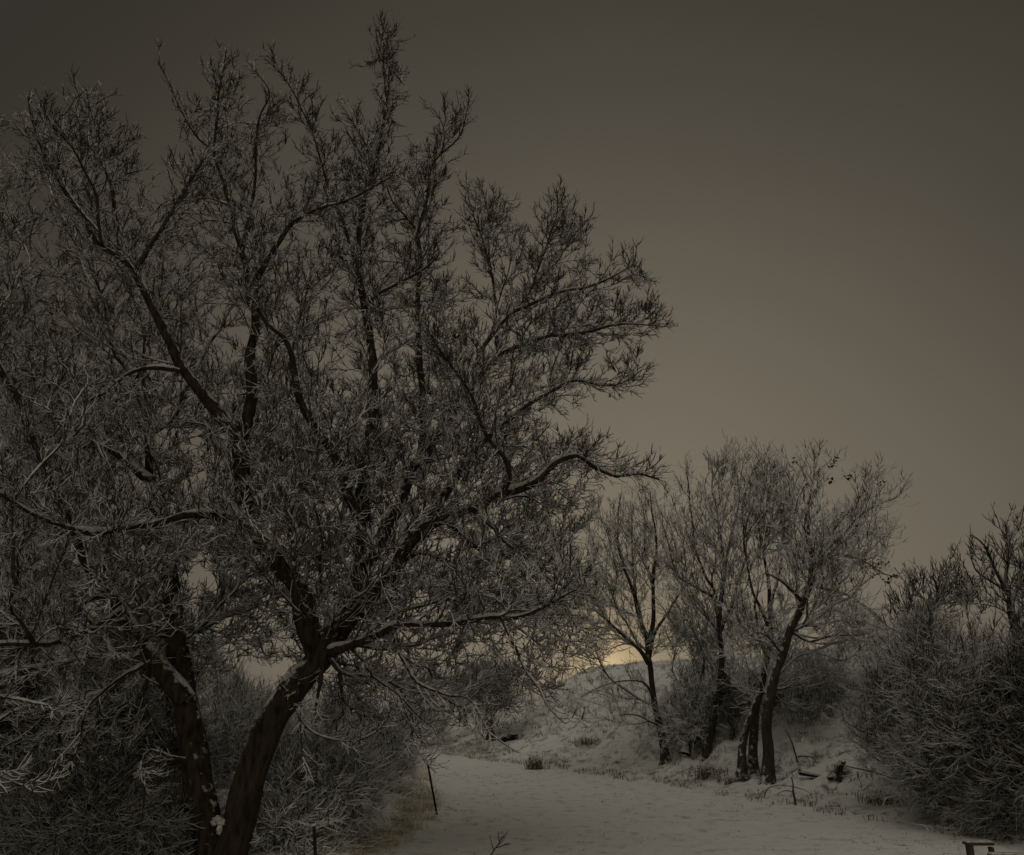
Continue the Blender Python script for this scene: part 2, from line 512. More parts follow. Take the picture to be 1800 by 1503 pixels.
# ------------------------------------------------------------------ terrain
FOOT = [(12.0, 9.0), (7.5, 17.6), (3.8, 25.4), (-2.7, 36.4), (-7.0, 52.0)]
def ss(a, b, x):
    t_ = max(0.0, min(1.0, (x-a)/(b-a))); return t_*t_*(3-2*t_)
def foot_s(x, y):
    best = 1e9; sg = 1
    for k in range(len(FOOT)-1):
        ax, ay = FOOT[k]; bx, by = FOOT[k+1]
        dx, dy = bx-ax, by-ay; t_ = ((x-ax)*dx+(y-ay)*dy)/(dx*dx+dy*dy)
        if k > 0: t_ = max(0, t_)
        if k < len(FOOT)-2: t_ = min(1, t_)
        d = math.hypot(x-ax-t_*dx, y-ay-t_*dy)
        if d < best:
            best = d; sg = 1 if (dx*(y-ay)-dy*(x-ax)) < 0 else -1
    return best*sg
def H(x, y):
    s = foot_s(x, y)
    z = 0.0
    if s > 0:
        cr_ = 2.75 + 0.9*ss(0, 6, x)
        z += cr_*ss(-.4, 8.0, s)*ss(56, 38, y-0.6*max(0, x))
        z += 1.6*ss(12, 36, s)*ss(4, 16, x)
        z += 0.16*noise.noise((x*0.9, y*0.9, 1))*ss(0, 3, s) + 0.4*noise.noise((x*0.2, y*0.2, 5))*ss(0, 5, s)
        z += (0.24*noise.noise((x*1.5, y*1.3, 8))+0.15*noise.noise((x*3.7+3, y*3.1, 8)))*ss(0, 1.6, s)
    z += 0.05*noise.noise((x*0.35, y*0.35, 3)) + 0.022*noise.noise((x*1.7, y*1.7, 6)) + 0.016*noise.noise((x*4.1, y*4.1, 2))
    # low bank with grass left of the path
    b_ = ss(0.6, -1.2, x - bank_x(y))
    z += 0.22*b_*ss(40, 25, y)*(0.7+0.5*noise.noise((x*0.8, y*0.8, 2)))
    return z
def bank_x(y):
    return np.interp(y, [0, 12, 15, 19, 24, 33, 60], [-4.6, -2.6, -2.25, -1.95, -2.3, -3.6, -8])
def onground(px, py):
    d = raydir(px, py); Y = 5.0
    for k in range(4000):
        p = d*(Y/d[1]); 
        if p[2]+CAM_H <= H(p[0], p[1]): break
        Y += 0.03
        if Y > 90: break
    return np.array([p[0], p[1], H(p[0], p[1])])

def axis(a, b, step, far, gr=1.22):
    v = list(np.arange(a, b, step)); s = step; x = v[-1]
    while x < far: s *= gr; x += s; v.append(x)
    s = step; x = v[0]; lo_ = []
    while x > -far: s *= gr; x -= s; lo_.append(x)
    return np.array(lo_[::-1]+v)
xs = axis(-14, 22, 0.16, 900); ys = axis(6, 52, 0.17, 1200)
nx, ny = len(xs), len(ys)
VV = np.empty((ny, nx, 3)); SS = np.empty((ny, nx))
for j, y in enumerate(ys):
    for i, x in enumerate(xs):
        VV[j, i] = (x, y, H(x, y)); SS[j, i] = foot_s(x, y)
VV = VV.reshape(-1, 3)
jj, ii = np.meshgrid(np.arange(ny-1), np.arange(nx-1), indexing='ij')
q = (jj*nx+ii).ravel()
FF = np.stack([q, q+1, q+nx+1, q+nx], axis=1)
sc = (SS[:-1, :-1]+SS[1:, 1:]).ravel()/2
ish = sc > 0.0
def sub(Fs):
    u, inv = np.unique(Fs, return_inverse=True); return VV[u], inv.reshape(Fs.shape)
V_, F_ = sub(FF[~ish]); o = mesh_obj('ground', V_, F_, M_SNOWPATH, smooth=True)
tag(o, 'flat snow covered ground and path running away between the trees', None, None, 'structure')
V_, F_ = sub(FF[ish]); o = mesh_obj('hill', V_, F_, M_SNOWHILL, smooth=True)
tag(o, 'snowy grassy hillside rising to the right behind the path', None, None, 'structure')
print('terrain', nx, ny)

# ================================================================== the big twin-trunk tree
Y0 = 12.5
def L3(pts, d0=0.0, d1=0.0, Yb=Y0):
    n = len(pts); return [(p[0], p[1], Yb+d0+(d1-d0)*i/(n-1)) for i, p in enumerate(pts)]
MAIN = [
 ('trunk', L3([(380,1600),(370,1500),(350,1390),(335,1290),(325,1220),(314,1165),(306,1105),(302,1045),(299,1000)],0,.25), .235, .12),
 ('trunk', L3([(398,1600),(405,1500),(430,1390),(470,1290),(510,1222),(548,1168),(578,1124),(606,1085),(624,1048),(636,1008)],0,0), .245, .155),
 ('limb', L3([(303,1060),(300,1010),(297,970),(288,910),(268,860),(262,800),(258,750),(240,690),(215,640)],.2,.9), .125, .03),
 ('limb', L3([(326,1232),(292,1182),(262,1148),(234,1107),(207,1065),(184,1033),(160,1003),(140,960),(113,900),(95,855),(77,811),(55,771),(33,712),(8,660),(-20,590),(-55,480),(-70,380)],0,-1.2), .155, .03),
 ('limb', L3([(264,845),(228,815),(190,785),(150,765),(124,740),(100,700),(60,640),(30,560),(10,500)],.3,1.5), .09, .018),
 ('limb', L3([(556,1150),(540,1090),(520,1030),(480,975),(446,930),(430,880),(422,820),(420,775)],0,-.5), .175, .12),
 ('limb', L3([(420,780),(398,742),(350,690),(315,640),(292,592),(262,525),(237,483),(211,451),(172,427),(148,379),(112,331),(72,263),(52,188)],-.5,-1.8), .125, .012),
 ('limb', L3([(420,778),(434,735),(444,690),(440,640),(448,580),(444,530),(439,503),(427,443),(410,380),(395,331),(377,262),(383,180),(391,132),(399,84)],-.5,.3), .125, .010),
 ('limb', L3([(238,486),(259,435),(287,391),(320,345),(343,310),(358,280)],-1.1,-1.5), .05, .012),
 ('limb', L3([(213,455),(203,400),(197,339),(185,300),(172,260),(160,200),(150,155)],-1.2,-.6), .05, .010),
 ('limb', L3([(178,430),(172,345),(150,300),(128,260),(100,225),(82,200)],-1.4,-2.6), .03, .009),
 ('limb', L3([(376,264),(352,246),(327,212),(303,160),(279,114)],0,-.5), .026, .008),
 ('limb', L3([(440,510),(463,471),(495,423),(515,391),(559,367),(599,355),(640,338),(690,310)],-.3,-1.2), .065, .012),
 ('limb', L3([(425,440),(440,380),(448,310),(452,247),(457,205),(475,165),(440,118)],-.2,-.9), .045, .008),
 ('limb', L3([(315,652),(270,646),(227,657),(190,690),(160,705),(135,740),(125,760)],-.9,-2.2), .045, .015),
 ('limb', L3([(424,915),(373,904),(322,902),(274,921),(220,932),(165,939),(117,924),(55,899),(0,868),(-60,850)],-.5,-2.6), .075, .02),
 ('limb', L3([(300,945),(271,896),(241,873),(205,857),(146,851),(91,849),(18,851),(-60,840)],.2,1.2), .06, .018),
 ('limb', L3([(200,1062),(170,1048),(144,1060),(125,1090),(112,1130)],-.5,-1), .05, .02),
 ('limb', L3([(214,1072),(195,1085),(164,1104),(110,1127),(60,1134),(0,1132),(-80,1140)],-.5,-1.8), .065, .02),
 ('limb', L3([(60,1134),(43,1100),(17,1063),(28,1010),(20,950)],-1.4,-1.8), .04, .012),
 ('limb', L3([(272,1160),(240,1178),(217,1191),(174,1221),(150,1245),(140,1300),(120,1350)],-.2,-1.1), .04, .010),
 ('limb', L3([(325,1335),(298,1328),(262,1318),(247,1340),(256,1378),(250,1440)],-.2,-.8), .035, .012),
 ('limb', L3([(-160,1140),(-60,1190),(0,1222),(45,1232),(92,1240)],-2.0,-2.8), .030, .008),
 ('limb', L3([(-120,1300),(-40,1330),(0,1362),(40,1380),(55,1392)],-2.2,-2.8), .022, .006),
 # centre upright
 ('limb', L3([(620,1055),(632,1018),(641,980),(640,925),(638,870),(645,800),(654,720),(652,650),(646,579),(636,520),(628,459),(632,400),(640,350),(652,319),(668,260),(680,180),(684,110),(682,62)],0,.6), .17, .010),
 ('limb', L3([(638,1000),(668,950),(700,895),(714,855),(727,825),(742,790),(745,720),(737,640),(737,560),(738,459),(737,407),(752,351),(755,307),(774,272),(812,231),(824,176)],0,1.4), .13, .009),
 ('limb', L3([(648,960),(628,900),(604,850),(578,782),(534,720),(520,676),(512,628),(500,595),(472,570),(455,540)],-.2,-1.0), .11, .03),
 ('limb', L3([(628,462),(612,420),(596,375),(579,331),(559,259),(531,188),(499,140),(469,104)],.3,-.6), .04, .008),
 ('limb', L3([(650,325),(646,262),(624,223),(602,185)],.4,.2), .025, .007),
 ('limb', L3([(680,190),(674,112),(664,70),(659,50)],.5,.4), .02, .007),
 ('limb', L3([(776,272),(780,223),(764,190)],1.2,1.0), .02, .007),
 ('limb', L3([(737,410),(716,383),(690,355),(672,300)],1.2,.4), .03, .010),
 ('limb', L3([(637,545),(668,515),(700,500),(737,480),(770,450)],.2,-.7), .04, .012),
 # right-hand big limb
 ('limb', L3([(574,1120),(625,1078),(665,1042),(698,1003),(715,965),(745,930),(779,912),(831,893),(883,868),(919,857),(951,839),(975,815),(1015,803),(1050,826),(1086,839),(1122,833),(1156,843)],0,-1.0), .17, .010),
 ('limb', L3([(883,868),(896,835),(884,799),(860,771),(842,736),(827,692),(797,652),(775,620),(755,580)],-.6,-2.2), .05, .014),
 ('limb', L3([(746,930),(758,905),(772,885),(797,845),(820,810),(850,775),(891,740),(923,715),(975,684),(1010,668),(1070,678),(1099,670),(1128,650)],-.3,.9), .12, .009),
 ('limb', L3([(779,912),(815,940),(847,967),(883,975),(931,989),(967,1020),(1020,1042),(1060,1060)],-.3,.5), .055, .010),
 ('limb', L3([(831,893),(860,920),(890,955),(915,975),(945,1005),(980,1045),(1000,1080)],-.5,-1.3), .05, .010),
 ('limb', L3([(704,990),(740,972),(779,987),(807,1007),(820,1040),(822,1075)],-.2,-1.1), .04, .010),
 ('limb', L3([(572,1150),(612,1135),(660,1115),(700,1097),(759,1094),(819,1094),(871,1083),(923,1079),(971,1059),(1010,1035)],-.1,-2.2), .085, .012),
 ('limb', L3([(1040,560+40),(983,590),(940,600),(880,625),(840,665),(800,720),(765,775),(732,822)][::-1],.6,1.2), .10, .02),
 ('limb', L3([(835,670),(845,620),(863,591),(903,547),(935,505),(959,439),(975,383),(981,336)],.9,1.8), .06, .008),
 ('limb', L3([(903,547),(979,515),(1031,505),(1071,491),(1119,467),(1138,495)],1.2,.6), .04, .008),
 ('limb', L3([(983,590),(1040,580),(1087,571),(1125,569),(1168,572)],1.0,.4), .04, .007),
 ('limb', L3([(863,591),(872,551),(868,499),(859,431),(863,379),(868,335)],1.1,2.2), .035, .008),
 ('limb', L3([(868,499),(850,430),(838,390),(822,335)],1.4,1.0), .022, .007),
 ('limb', L3([(935,505),(980,455),(1000,425),(1040,380)],1.3,1.8), .025, .007),
 # low drooping branches
 ('limb', L3([(690,1105),(700,1140),(712,1165),(736,1199),(768,1215),(795,1222),(822,1223),(843,1261),(858,1288),(897,1314)],-.6,-1.8), .034, .007),
 ('limb', L3([(612,1135),(640,1160),(660,1190),(704,1226),(736,1258),(762,1282),(768,1310)],-.2,-1.2), .032, .008),
 ('limb', L3([(540,1190),(518,1239),(532,1274),(562,1298),(594,1308),(629,1305),(661,1288),(677,1270)],-.1,-1.0), .022, .007),
 ('limb', L3([(571,1140),(566,1195),(556,1240),(551,1275)],-.2,-.5), .05, .010),
 ('limb', L3([(704,1226),(720,1266),(728,1306),(749,1341),(768,1360)],-.8,-1.3), .014, .006),
 ('limb', L3([(880,1083),(911,1147),(922,1178),(944,1211),(960,1247),(990,1272)],-1.6,-2.4), .028, .007),
 ('limb', L3([(530,1195),(531,1250),(530,1300),(531,1345)],-.3,-.5), .008, .005),
]
SIL = [(-280,1420),(-280,120),(-120,130),(-60,170),(0,195),(22,215),(45,172),(62,205),(90,195),(130,152),(160,148),(185,165),(200,212),(235,225),(262,268),(285,292),(312,270),(322,228),(296,165),(277,114),(302,140),(335,190),(352,150),(365,112),(388,120),(400,82),(412,112),(436,112),(438,135),(420,182),(448,190),(452,160),(478,150),(500,182),(488,140),(467,102),(500,104),(530,140),(560,172),(575,222),(595,240),(592,150),(622,190),(648,200),(638,107),(664,130),(658,34),(684,32),(708,90),(730,112),(720,160),(715,200),(700,230),(727,235),(740,242),(755,250),(772,240),(760,190),(792,200),(815,176),(830,172),(825,230),(800,270),(790,310),(780,350),(802,380),(820,332),(870,336),(905,352),(905,390),(925,400),(950,360),(985,336),(1020,352),(1040,392),(1050,442),(1080,450),(1120,446),(1140,480),(1145,520),(1165,540),(1188,572),(1150,592),(1160,624),(1120,625),(1135,652),(1130,680),(1090,708),(1040,715),(1010,740),(1030,770),(1090,768),(1092,800),(1162,838),(1150,846),(1060,852),(1030,880),(1040,930),(1020,980),(1050,1050),(1060,1140),(1000,1190),(975,1255),(940,1235),(900,1225),(860,1280),(800,1275),(770,1330),(720,1310),(640,1295),(575,1280),(552,1230),(500,1200),(440,1180),(400,1240),(350,1230),(330,1300),(280,1340),(230,1350),(140,1380),(0,1440)]
HOLES = [(600,640,32,48),(480,1190,18,40),(770,965,52,30),(232,850,45,24),(398,615,30,26),(545,415,24,36),(350,1015,28,62),(470,330,28,40),
         (715,280,22,40),(720,860,20,26),(1110,515,20,22),(1060,630,40,18),(815,455,26,50),(590,520,22,24),(300,470,20,24),(980,745,40,25),
         (340,790,24,24),(200,200,18,40),(120,300,16,28),(770,430,18,24)]
cl = [crown_points(SIL, Y0+1.5, 5700, 3.0, HOLES, 0.14, 0.75, 0, 3),
      crown_points([(-100,700),(300,640),(900,640),(1060,760),(1040,930),(1050,1060),(1058,1140),(1000,1190),(940,1235),(860,1270),(700,1300),(575,1270),(540,1190),(430,1160),(330,1280),(200,1330),(-100,1350)], Y0+.9, 2900, 3.0, HOLES, 0.12, .8, 0, 8)]
rgp = np.random.default_rng(31); plume = []
for kind, lp, r0_, r1_ in MAIN:
    if kind != 'limb': continue
    LP = np.array([at(*q) for q in lp]); k_ = len(LP)
    seglen = np.sum(np.linalg.norm(np.diff(LP, axis=0), axis=1))
    for _ in range(int(seglen*17)):
        u_ = rgp.uniform(.42, 1)*(k_-1); i_ = min(int(u_), k_-2)
        c_ = LP[i_]+(LP[i_+1]-LP[i_])*(u_-i_)
        if c_[2] < 2.6 : continue
        sg = .30-.20*(u_/(k_-1))
        plume.append(c_+rgp.normal(size=3)*sg+np.array([0, 0, .12]))
def project(p):
    v = p-np.array([0, 0, CAM_H]); f_ = v[:, 1]*CP+v[:, 2]*SP; up_ = -v[:, 1]*SP+v[:, 2]*CP
    return 900+FPX*v[:, 0]/f_, 751.5-FPX*up_/f_
def trim(A, poly, margin):
    x, y = project(A); k = inpoly(x, y, poly) & (edgedist(x, y, poly) > margin*RNG.random(len(A)))
    return A[k]
cl.append(np.array(plume)); cl = [trim(c_, SIL, 26) for c_ in cl]; print('plume', len(plume))
big = grow('snowy_tree', 'huge bare tree with twin dark trunks forking in a V, snow on every twig', 'tree', (at(392,1600,Y0)[0], Y0, 0.0), MAIN, cl,
     step=.16, tip=.0065, twig_len=.19, twig_r=.0078, twig_n=1.35, sub_n=.7, shoot_n=.5, shoot_len=.42, up=.13, minpath=3.6, mats=(M_TRUNK, M_TWIG), seed=5, rmax=.04, snow=.03, rough=.16, sides=16, wob=.05)


def snow_clumps(root, name, spots, seed):
    o_ = np.array(root.location); bg_ = Bag()
    for k, (px, py, Y, r, fl) in enumerate(spots):
        c = at(px, py, Y); V = []
        for i in range(9):
            th = math.pi*i/8
            for j in range(12):
                ph = 2*math.pi*j/12; d = np.array([math.sin(th)*math.cos(ph), math.sin(th)*math.sin(ph), math.cos(th)])
                V.append(c+d*np.array([1, 1, fl])*r*(1+.5*noise.noise(tuple(d*2.1+k+seed))+.5*noise.noise(tuple(d*5+k))))
        bg_.add(V, [[i*12+j, i*12+(j+1) % 12, (i+1)*12+(j+1) % 12, (i+1)*12+j] for i in range(8) for j in range(12)])
    return stuff(bg_.build(name, M_SNOW, root, True, o_))
snow_clumps(big[0], 'fork_snow', [(383,1440,Y0-.19,.075,.55),(389,1445,Y0-.19,.06,.7),(377,1446,Y0-.19,.055,.7),(386,1456,Y0-.21,.045,1.6)], 3)

# ================================================================== trees and shrubs in the middle distance
def stems(bx, by, Y, tips, r0, r1, bow=0.0, spread=10, kind='stem'):
    """stems from one root crown to traced tips, bowed outward"""
    out = []
    rg = random.Random(int(bx*7+by))
    for k, t_ in enumerate(tips):
        tx, ty = t_[0], t_[1]; dy = t_[2] if len(t_) > 2 else rg.uniform(-.8, .8)
        sx = bx+rg.uniform(-spread, spread); pts = []
        for q in np.linspace(0, 1, 6):
            x = sx+(tx-sx)*(q**1.25); y = by+(ty-by)*q**(0.9-bow)
            pts.append((x, y, Y+dy*q))
        out.append((kind, pts, r0*rg.uniform(.7, 1.1), r1))
    return out

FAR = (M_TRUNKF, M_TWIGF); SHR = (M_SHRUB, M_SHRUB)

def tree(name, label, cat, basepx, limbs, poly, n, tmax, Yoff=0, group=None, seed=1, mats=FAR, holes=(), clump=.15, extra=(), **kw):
    b = onground(*basepx); Y = b[1]+Yoff
    lm = [(k, [(x, y, Y+d0+(d1-d0)*i/(len(p)-1)) for i, (x, y) in enumerate(p)], r0, r1) for k, p, d0, d1, r0, r1 in limbs] if not callable(limbs) else limbs(Y)
    cl = [crown_points(poly, Y, n, tmax, holes, clump, 0.5, 0, seed)]
    for p2, n2, t2, *dy in extra: cl.append(crown_points(p2, Y+(dy[0] if dy else 0), n2, t2, (), clump, .5, 0, seed+40))
    d = dict(step=.25, tip=.008, twig_len=.30, twig_r=.0092, twig_n=1.15, sub_n=.5, shoot_n=.5, shoot_len=.65, up=.20, minpath=1.5, bf=.45, rmax=.06, snow=.035, K=4, sides=9, rough=.1, wob=.06)
    d.update(kw)
    return grow(name, label, cat, b, lm, cl, mats=mats, seed=seed, group=group, **d)

G1 = 'young bare trees at the foot of the hill'
tree('snowy_tree', 'slim pale-trunked bare tree, leftmost of the clump at the foot of the hill', 'tree', (1172,1340),
 [('trunk', [(1172,1345),(1162,1290),(1150,1235),(1141,1170),(1136,1120),(1128,1098),(1111,1035),(1092,980),(1085,920),(1092,868)],0,.8,.15,.02),
  ('limb', [(1140,1150),(1148,1079),(1149,1006),(1155,955),(1146,900),(1143,860)],0,-.8,.10,.012),
  ('limb', [(1139,1160),(1155,1105),(1188,1054),(1221,1003)],0,.6,.085,.02),
  ('limb', [(1140,1165),(1126,1145),(1096,1116),(1071,1094),(1040,1070)],0,-1,.10,.015),
  ('limb', [(1128,1098),(1118,1050),(1112,1000),(1112,930),(1108,880)],0,1.2,.06,.012),
  ('limb', [(1148,1225),(1130,1200),(1095,1196),(1060,1205),(1020,1225)],0,-1.4,.045,.010),
  ('limb', [(1158,1275),(1130,1262),(1100,1255),(1088,1258)],0,-1.2,.03,.010)],
 [(1000,1190),(1000,1060),(1025,930),(1045,870),(1070,850),(1092,842),(1112,870),(1140,842),(1150,880),(1160,950),(1205,990),(1215,1060),(1185,1150),(1110,1140),(1060,1165)],
 800, 2.6, group=G1, seed=21, extra=[([(980,1240),(1010,1200),(1080,1180),(1140,1190),(1170,1300),(1130,1300),(1080,1270),(1040,1280)], 70, 1.2)])

tree('snowy_tree', 'tall bare tree with two narrow stems, second from left in the hill-foot clump', 'tree', (1240,1335),
 [('trunk', [(1240,1342),(1250,1285),(1264,1220),(1268,1160),(1265,1098),(1261,1072),(1255,1040),(1239,1013),(1224,966),(1217,926),(1212,870),(1206,830)],0,-.6,.14,.012),
  ('trunk', [(1205,1325),(1210,1285),(1222,1235),(1236,1180),(1240,1120)],.5,1.2,.11,.03),
  ('limb', [(1264,1090),(1272,1006),(1265,926),(1255,880),(1250,820)],0,.6,.09,.012),
  ('limb', [(1270,1030),(1282,951),(1298,896),(1295,840),(1288,792)],0,1,.07,.010),
  ('limb', [(1266,1110),(1290,1050),(1310,980),(1318,900),(1315,810)],0,1.4,.07,.010),
  ('limb', [(1255,1050),(1220,1030),(1190,1010),(1175,960),(1165,920)],0,-.8,.045,.010)],
 [(1165,1080),(1150,930),(1170,860),(1186,830),(1210,812),(1232,850),(1245,812),(1265,795),(1285,784),(1300,800),(1315,790),(1330,850),(1340,950),(1330,1080),(1290,1140),(1200,1130)],
 700, 2.4, group=G1, seed=22, extra=[([(1170,1080),(1320,1080),(1330,1200),(1290,1260),(1190,1250)], 300, 1.5, 1.4)])

tree('snowy_tree', 'bare tree on a thick double stem plastered with snow, mid clump', 'tree', (1322,1368),
 [('trunk', [(1324,1372),(1324,1310),(1330,1250),(1342,1190),(1354,1130),(1352,1050),(1346,985),(1334,920),(1340,860),(1348,812)],.2,1.2,.155,.012),
  ('trunk', [(1304,1368),(1306,1310),(1318,1265),(1332,1225)],0,.2,.12,.08),
  ('limb', [(1352,1070),(1370,1010),(1376,930),(1366,870),(1368,820)],.5,1.6,.06,.010),
  ('limb', [(1350,1100),(1325,1040),(1312,980),(1305,900),(1322,830)],.5,.2,.06,.010)],
 [(1290,1150),(1292,1000),(1305,870),(1320,820),(1345,795),(1370,805),(1385,880),(1395,1000),(1375,1140)],
 520, 2.2, Yoff=.2, group=G1, seed=23)

r4 = tree('snowy_tree', 'leaning dark bare tree with dead leaf clusters, rightmost of the hill-foot clump', 'tree', (1350,1376),
 [('trunk', [(1350,1382),(1349,1330),(1349,1275),(1356,1212),(1371,1163),(1389,1109),(1411,1061),(1426,1024),(1430,991)],0,-.3,.165,.085),
  ('limb', [(1430,1000),(1422,951),(1420,900),(1428,850),(1436,800)],-.3,.6,.085,.010),
  ('limb', [(1430,1003),(1446,975),(1473,948),(1510,907),(1550,885),(1575,872),(1588,853)],-.3,-1,.06,.008),
  ('limb', [(1430,985),(1448,962),(1481,911),(1514,871),(1547,832)],-.3,.8,.06,.009),
  ('limb', [(1391,1110),(1426,1127),(1455,1120),(1481,1116),(1530,1112)],-.1,-1.2,.05,.012),
  ('limb', [(1411,1060),(1382,1028),(1345,1006)],-.2,-1.2,.06,.015),
  ('limb', [(1426,1030),(1462,1038),(1500,1050),(1540,1085),(1560,1100)],-.2,.4,.045,.010),
  ('limb', [(1434,985),(1480,975),(1520,985),(1556,1008),(1578,1014)],-.2,-.6,.04,.008),
  ('limb', [(1375,1150),(1350,1120),(1325,1110)],0,-1,.035,.012)],
 [(1345,1080),(1370,960),(1378,880),(1392,808),(1415,815),(1440,797),(1470,806),(1490,850),(1545,822),(1552,862),(1583,852),(1560,900),(1565,940),(1552,985),(1578,1016),(1515,1005),(1505,1050),(1575,1100),(1530,1130),(1440,1135),(1395,1090)],
 850, 2.4, Yoff=0, group=G1, seed=24, extra=[([(1330,1110),(1440,1100),(1560,1110),(1540,1150),(1470,1210),(1400,1250),(1330,1260),(1290,1200)], 420, 1.5, 1.9)])

# dead leaves that still cling to the rightmost tree
def leaf_clump(bag, c, n, rg, size=.05):
    for _ in range(n):
        p = np.array(c)+rg.normal(size=3)*size*1.1
        a = rg.normal(size=3); a /= np.linalg.norm(a); b_ = np.cross(a, rg.normal(size=3)); b_ /= np.linalg.norm(b_)
        nn = np.cross(a, b_); s = size*rg.uniform(.6, 1.3)
        V = [p-a*s, p+b_*s*.5+nn*s*.25, p+a*s, p-b_*s*.5+nn*s*.25]
        bag.add(V, [[0, 1, 2, 3]])
root4 = r4[0]; o4 = np.array(root4.location)
rg = np.random.default_rng(4)
Y4 = o4[1]
for px, py in [(1397,812),(1466,810),(1462,817),(1550,848),(1490,838),(1460,845),(1575,1012),(1568,1016),(1545,990),(1540,1000),(1502,1032),(1497,1020),(1564,938),(1508,925),(1480,905),(1558,990),(1560,1022),(1440,832),(1420,850),(1532,1010)]:
    bg_ = Bag(); leaf_clump(bg_, at(px, py, Y4+rg.uniform(-.5, .5)), 13, rg)
    bg_.build('leaf_cluster', M_LEAF, root4, False, o4)

# low scrub between and under these trees
def shrub(label, basepx, tips, poly, n, tmax, seed, Yoff=0, r0=.03, group=None, name='snowy_shrub', cat='shrub', mats=SHR, **kw):
    d = dict(step=.2, tip=.006, twig_len=.26, twig_r=.008, twig_n=1.3, sub_n=.6, shoot_n=.6, shoot_len=.6, up=.04, minpath=.3, bf=.5, rmax=.03, snow=.03, K=4, rnd=.3)
    d.update(kw)
    return tree(name, label, cat, basepx, (lambda Y: stems(basepx[0], basepx[1], Y, tips, r0, r0*.3)), poly, n, tmax, Yoff, group, seed, mats, **d)

shrub('dense grey thicket bush between the two left trees of the clump', (1225,1325), [(1195,1180),(1215,1140),(1240,1160),(1265,1190),(1180,1230)],
 [(1165,1300),(1160,1220),(1180,1150),(1215,1118),(1250,1130),(1285,1180),(1300,1260),(1280,1325),(1200,1325)], 900, 1.5, 31, .5, twig_len=.3, mats=FAR)
shrub('dark tangled bush behind the short double-stemmed tree', (1290,1325), [(1270,1230),(1300,1190),(1330,1200),(1350,1240)],
 [(1255,1320),(1260,1230),(1290,1165),(1340,1150),(1370,1210),(1350,1300),(1300,1335)], 800, 1.3, 32, 1.2)
GR = 'bushes of the thicket on the right'
shrub('sprawling snowy bush with low arching branches, left end of the right-hand thicket', (1640,1395), [(1500,1290),(1480,1262),(1540,1200),(1570,1160),(1620,1130),(1590,1250),(1530,1330),(1480,1345),(1660,1180)],
 [(1505,1290),(1520,1240),(1545,1180),(1575,1130),(1620,1100),(1680,1140),(1700,1260),(1690,1380),(1640,1400),(1590,1330),(1520,1335)], 1500, 1.7, 33, 0, r0=.028, group=GR, clump=.1, mats=(M_SHRUB, M_SHRUBL), twig_r=.0065)
shrub('large dark snow-dusted bush in the middle of the right-hand thicket', (1730,1430), [(1600,1150),(1650,1090),(1700,1060),(1750,1060),(1640,1250),(1790,1120),(1660,1350)],
 [(1590,1380),(1585,1180),(1620,1095),(1690,1050),(1750,1040),(1820,1080),(1850,1300),(1800,1440),(1700,1430),(1640,1420)], 2800, 2.0, 34, 0, r0=.03, group=GR, clump=.05, mats=(M_SHRUB, M_SHRUBL), twig_r=.0068)
shrub('black bulky bush at the right edge of the thicket', (1830,1450), [(1740,1150),(1790,1080),(1840,1050),(1900,1100),(1760,1300),(1720,1400)],
 [(1715,1440),(1705,1280),(1740,1110),(1790,1045),(1900,1020),(1980,1200),(1960,1440),(1800,1470)], 3000, 2.0, 35, 0, r0=.03, group=GR, clump=.02)
shrub('open scrub behind the rightmost clump tree, below the ridge', (1440,1330), [(1400,1220),(1440,1180),(1490,1190),(1530,1220),(1460,1250)],
 [(1380,1320),(1390,1210),(1440,1160),(1500,1150),(1560,1180),(1570,1260),(1520,1320),(1440,1340)], 900, 1.8, 36, 2.5, clump=.1, mats=FAR)
tree('bare_tree', 'stout-branched bare treetop poking above the right edge of the thicket', 'tree', (1800,1400),
 [('trunk', [(1800,1400),(1795,1250),(1785,1120),(1778,1060)],0,0,.13,.08),
  ('limb', [(1778,1060),(1770,1010),(1772,965),(1768,925)],0,.3,.06,.014),
  ('limb', [(1775,1045),(1750,1000),(1730,960),(1708,942)],0,-.4,.05,.012),
  ('limb', [(1778,1060),(1800,1000),(1806,960),(1830,930)],0,.5,.05,.012),
  ('limb', [(1770,1040),(1740,1020),(1715,1000),(1700,960)],0,.2,.04,.010),
  ('limb', [(1785,1090),(1830,1020),(1880,980)],0,.2,.05,.012)],
 [(1700,1060),(1705,985),(1702,940),(1740,960),(1752,925),(1775,920),(1800,938),(1860,925),(1900,980),(1880,1060),(1780,1080)],
 90, 1.3, Yoff=1.5, seed=41, clump=0, step=.2, twig_len=.24, twig_r=.012, twig_n=1.2, sub_n=.4, up=.3, mats=SHR)
tree('bare_tree', 'low bare sapling with upright spiky twigs, top left of the thicket', 'tree', (1640,1370),
 [('trunk', [(1640,1370),(1630,1250),(1615,1160),(1608,1120)],0,0,.08,.05),
  ('limb', [(1608,1120),(1630,1075),(1655,1045),(1664,1010),(1670,982)],0,.3,.04,.010),
  ('limb', [(1608,1130),(1600,1085),(1606,1050),(1608,1020)],0,.2,.035,.010),
  ('limb', [(1612,1140),(1585,1100),(1570,1065),(1575,1050)],0,.2,.035,.010),
  ('limb', [(1630,1075),(1680,1050),(1710,1030),(1700,1000)],0,.2,.03,.010)],
 [(1555,1120),(1560,1060),(1580,1050),(1600,1020),(1640,1020),(1668,980),(1680,1010),(1715,1010),(1700,1070),(1640,1110)],
 90, 1.2, Yoff=1.5, seed=42, clump=0, step=.2, twig_len=.24, twig_r=.011, twig_n=1.3, sub_n=.4, up=.3, mats=SHR)

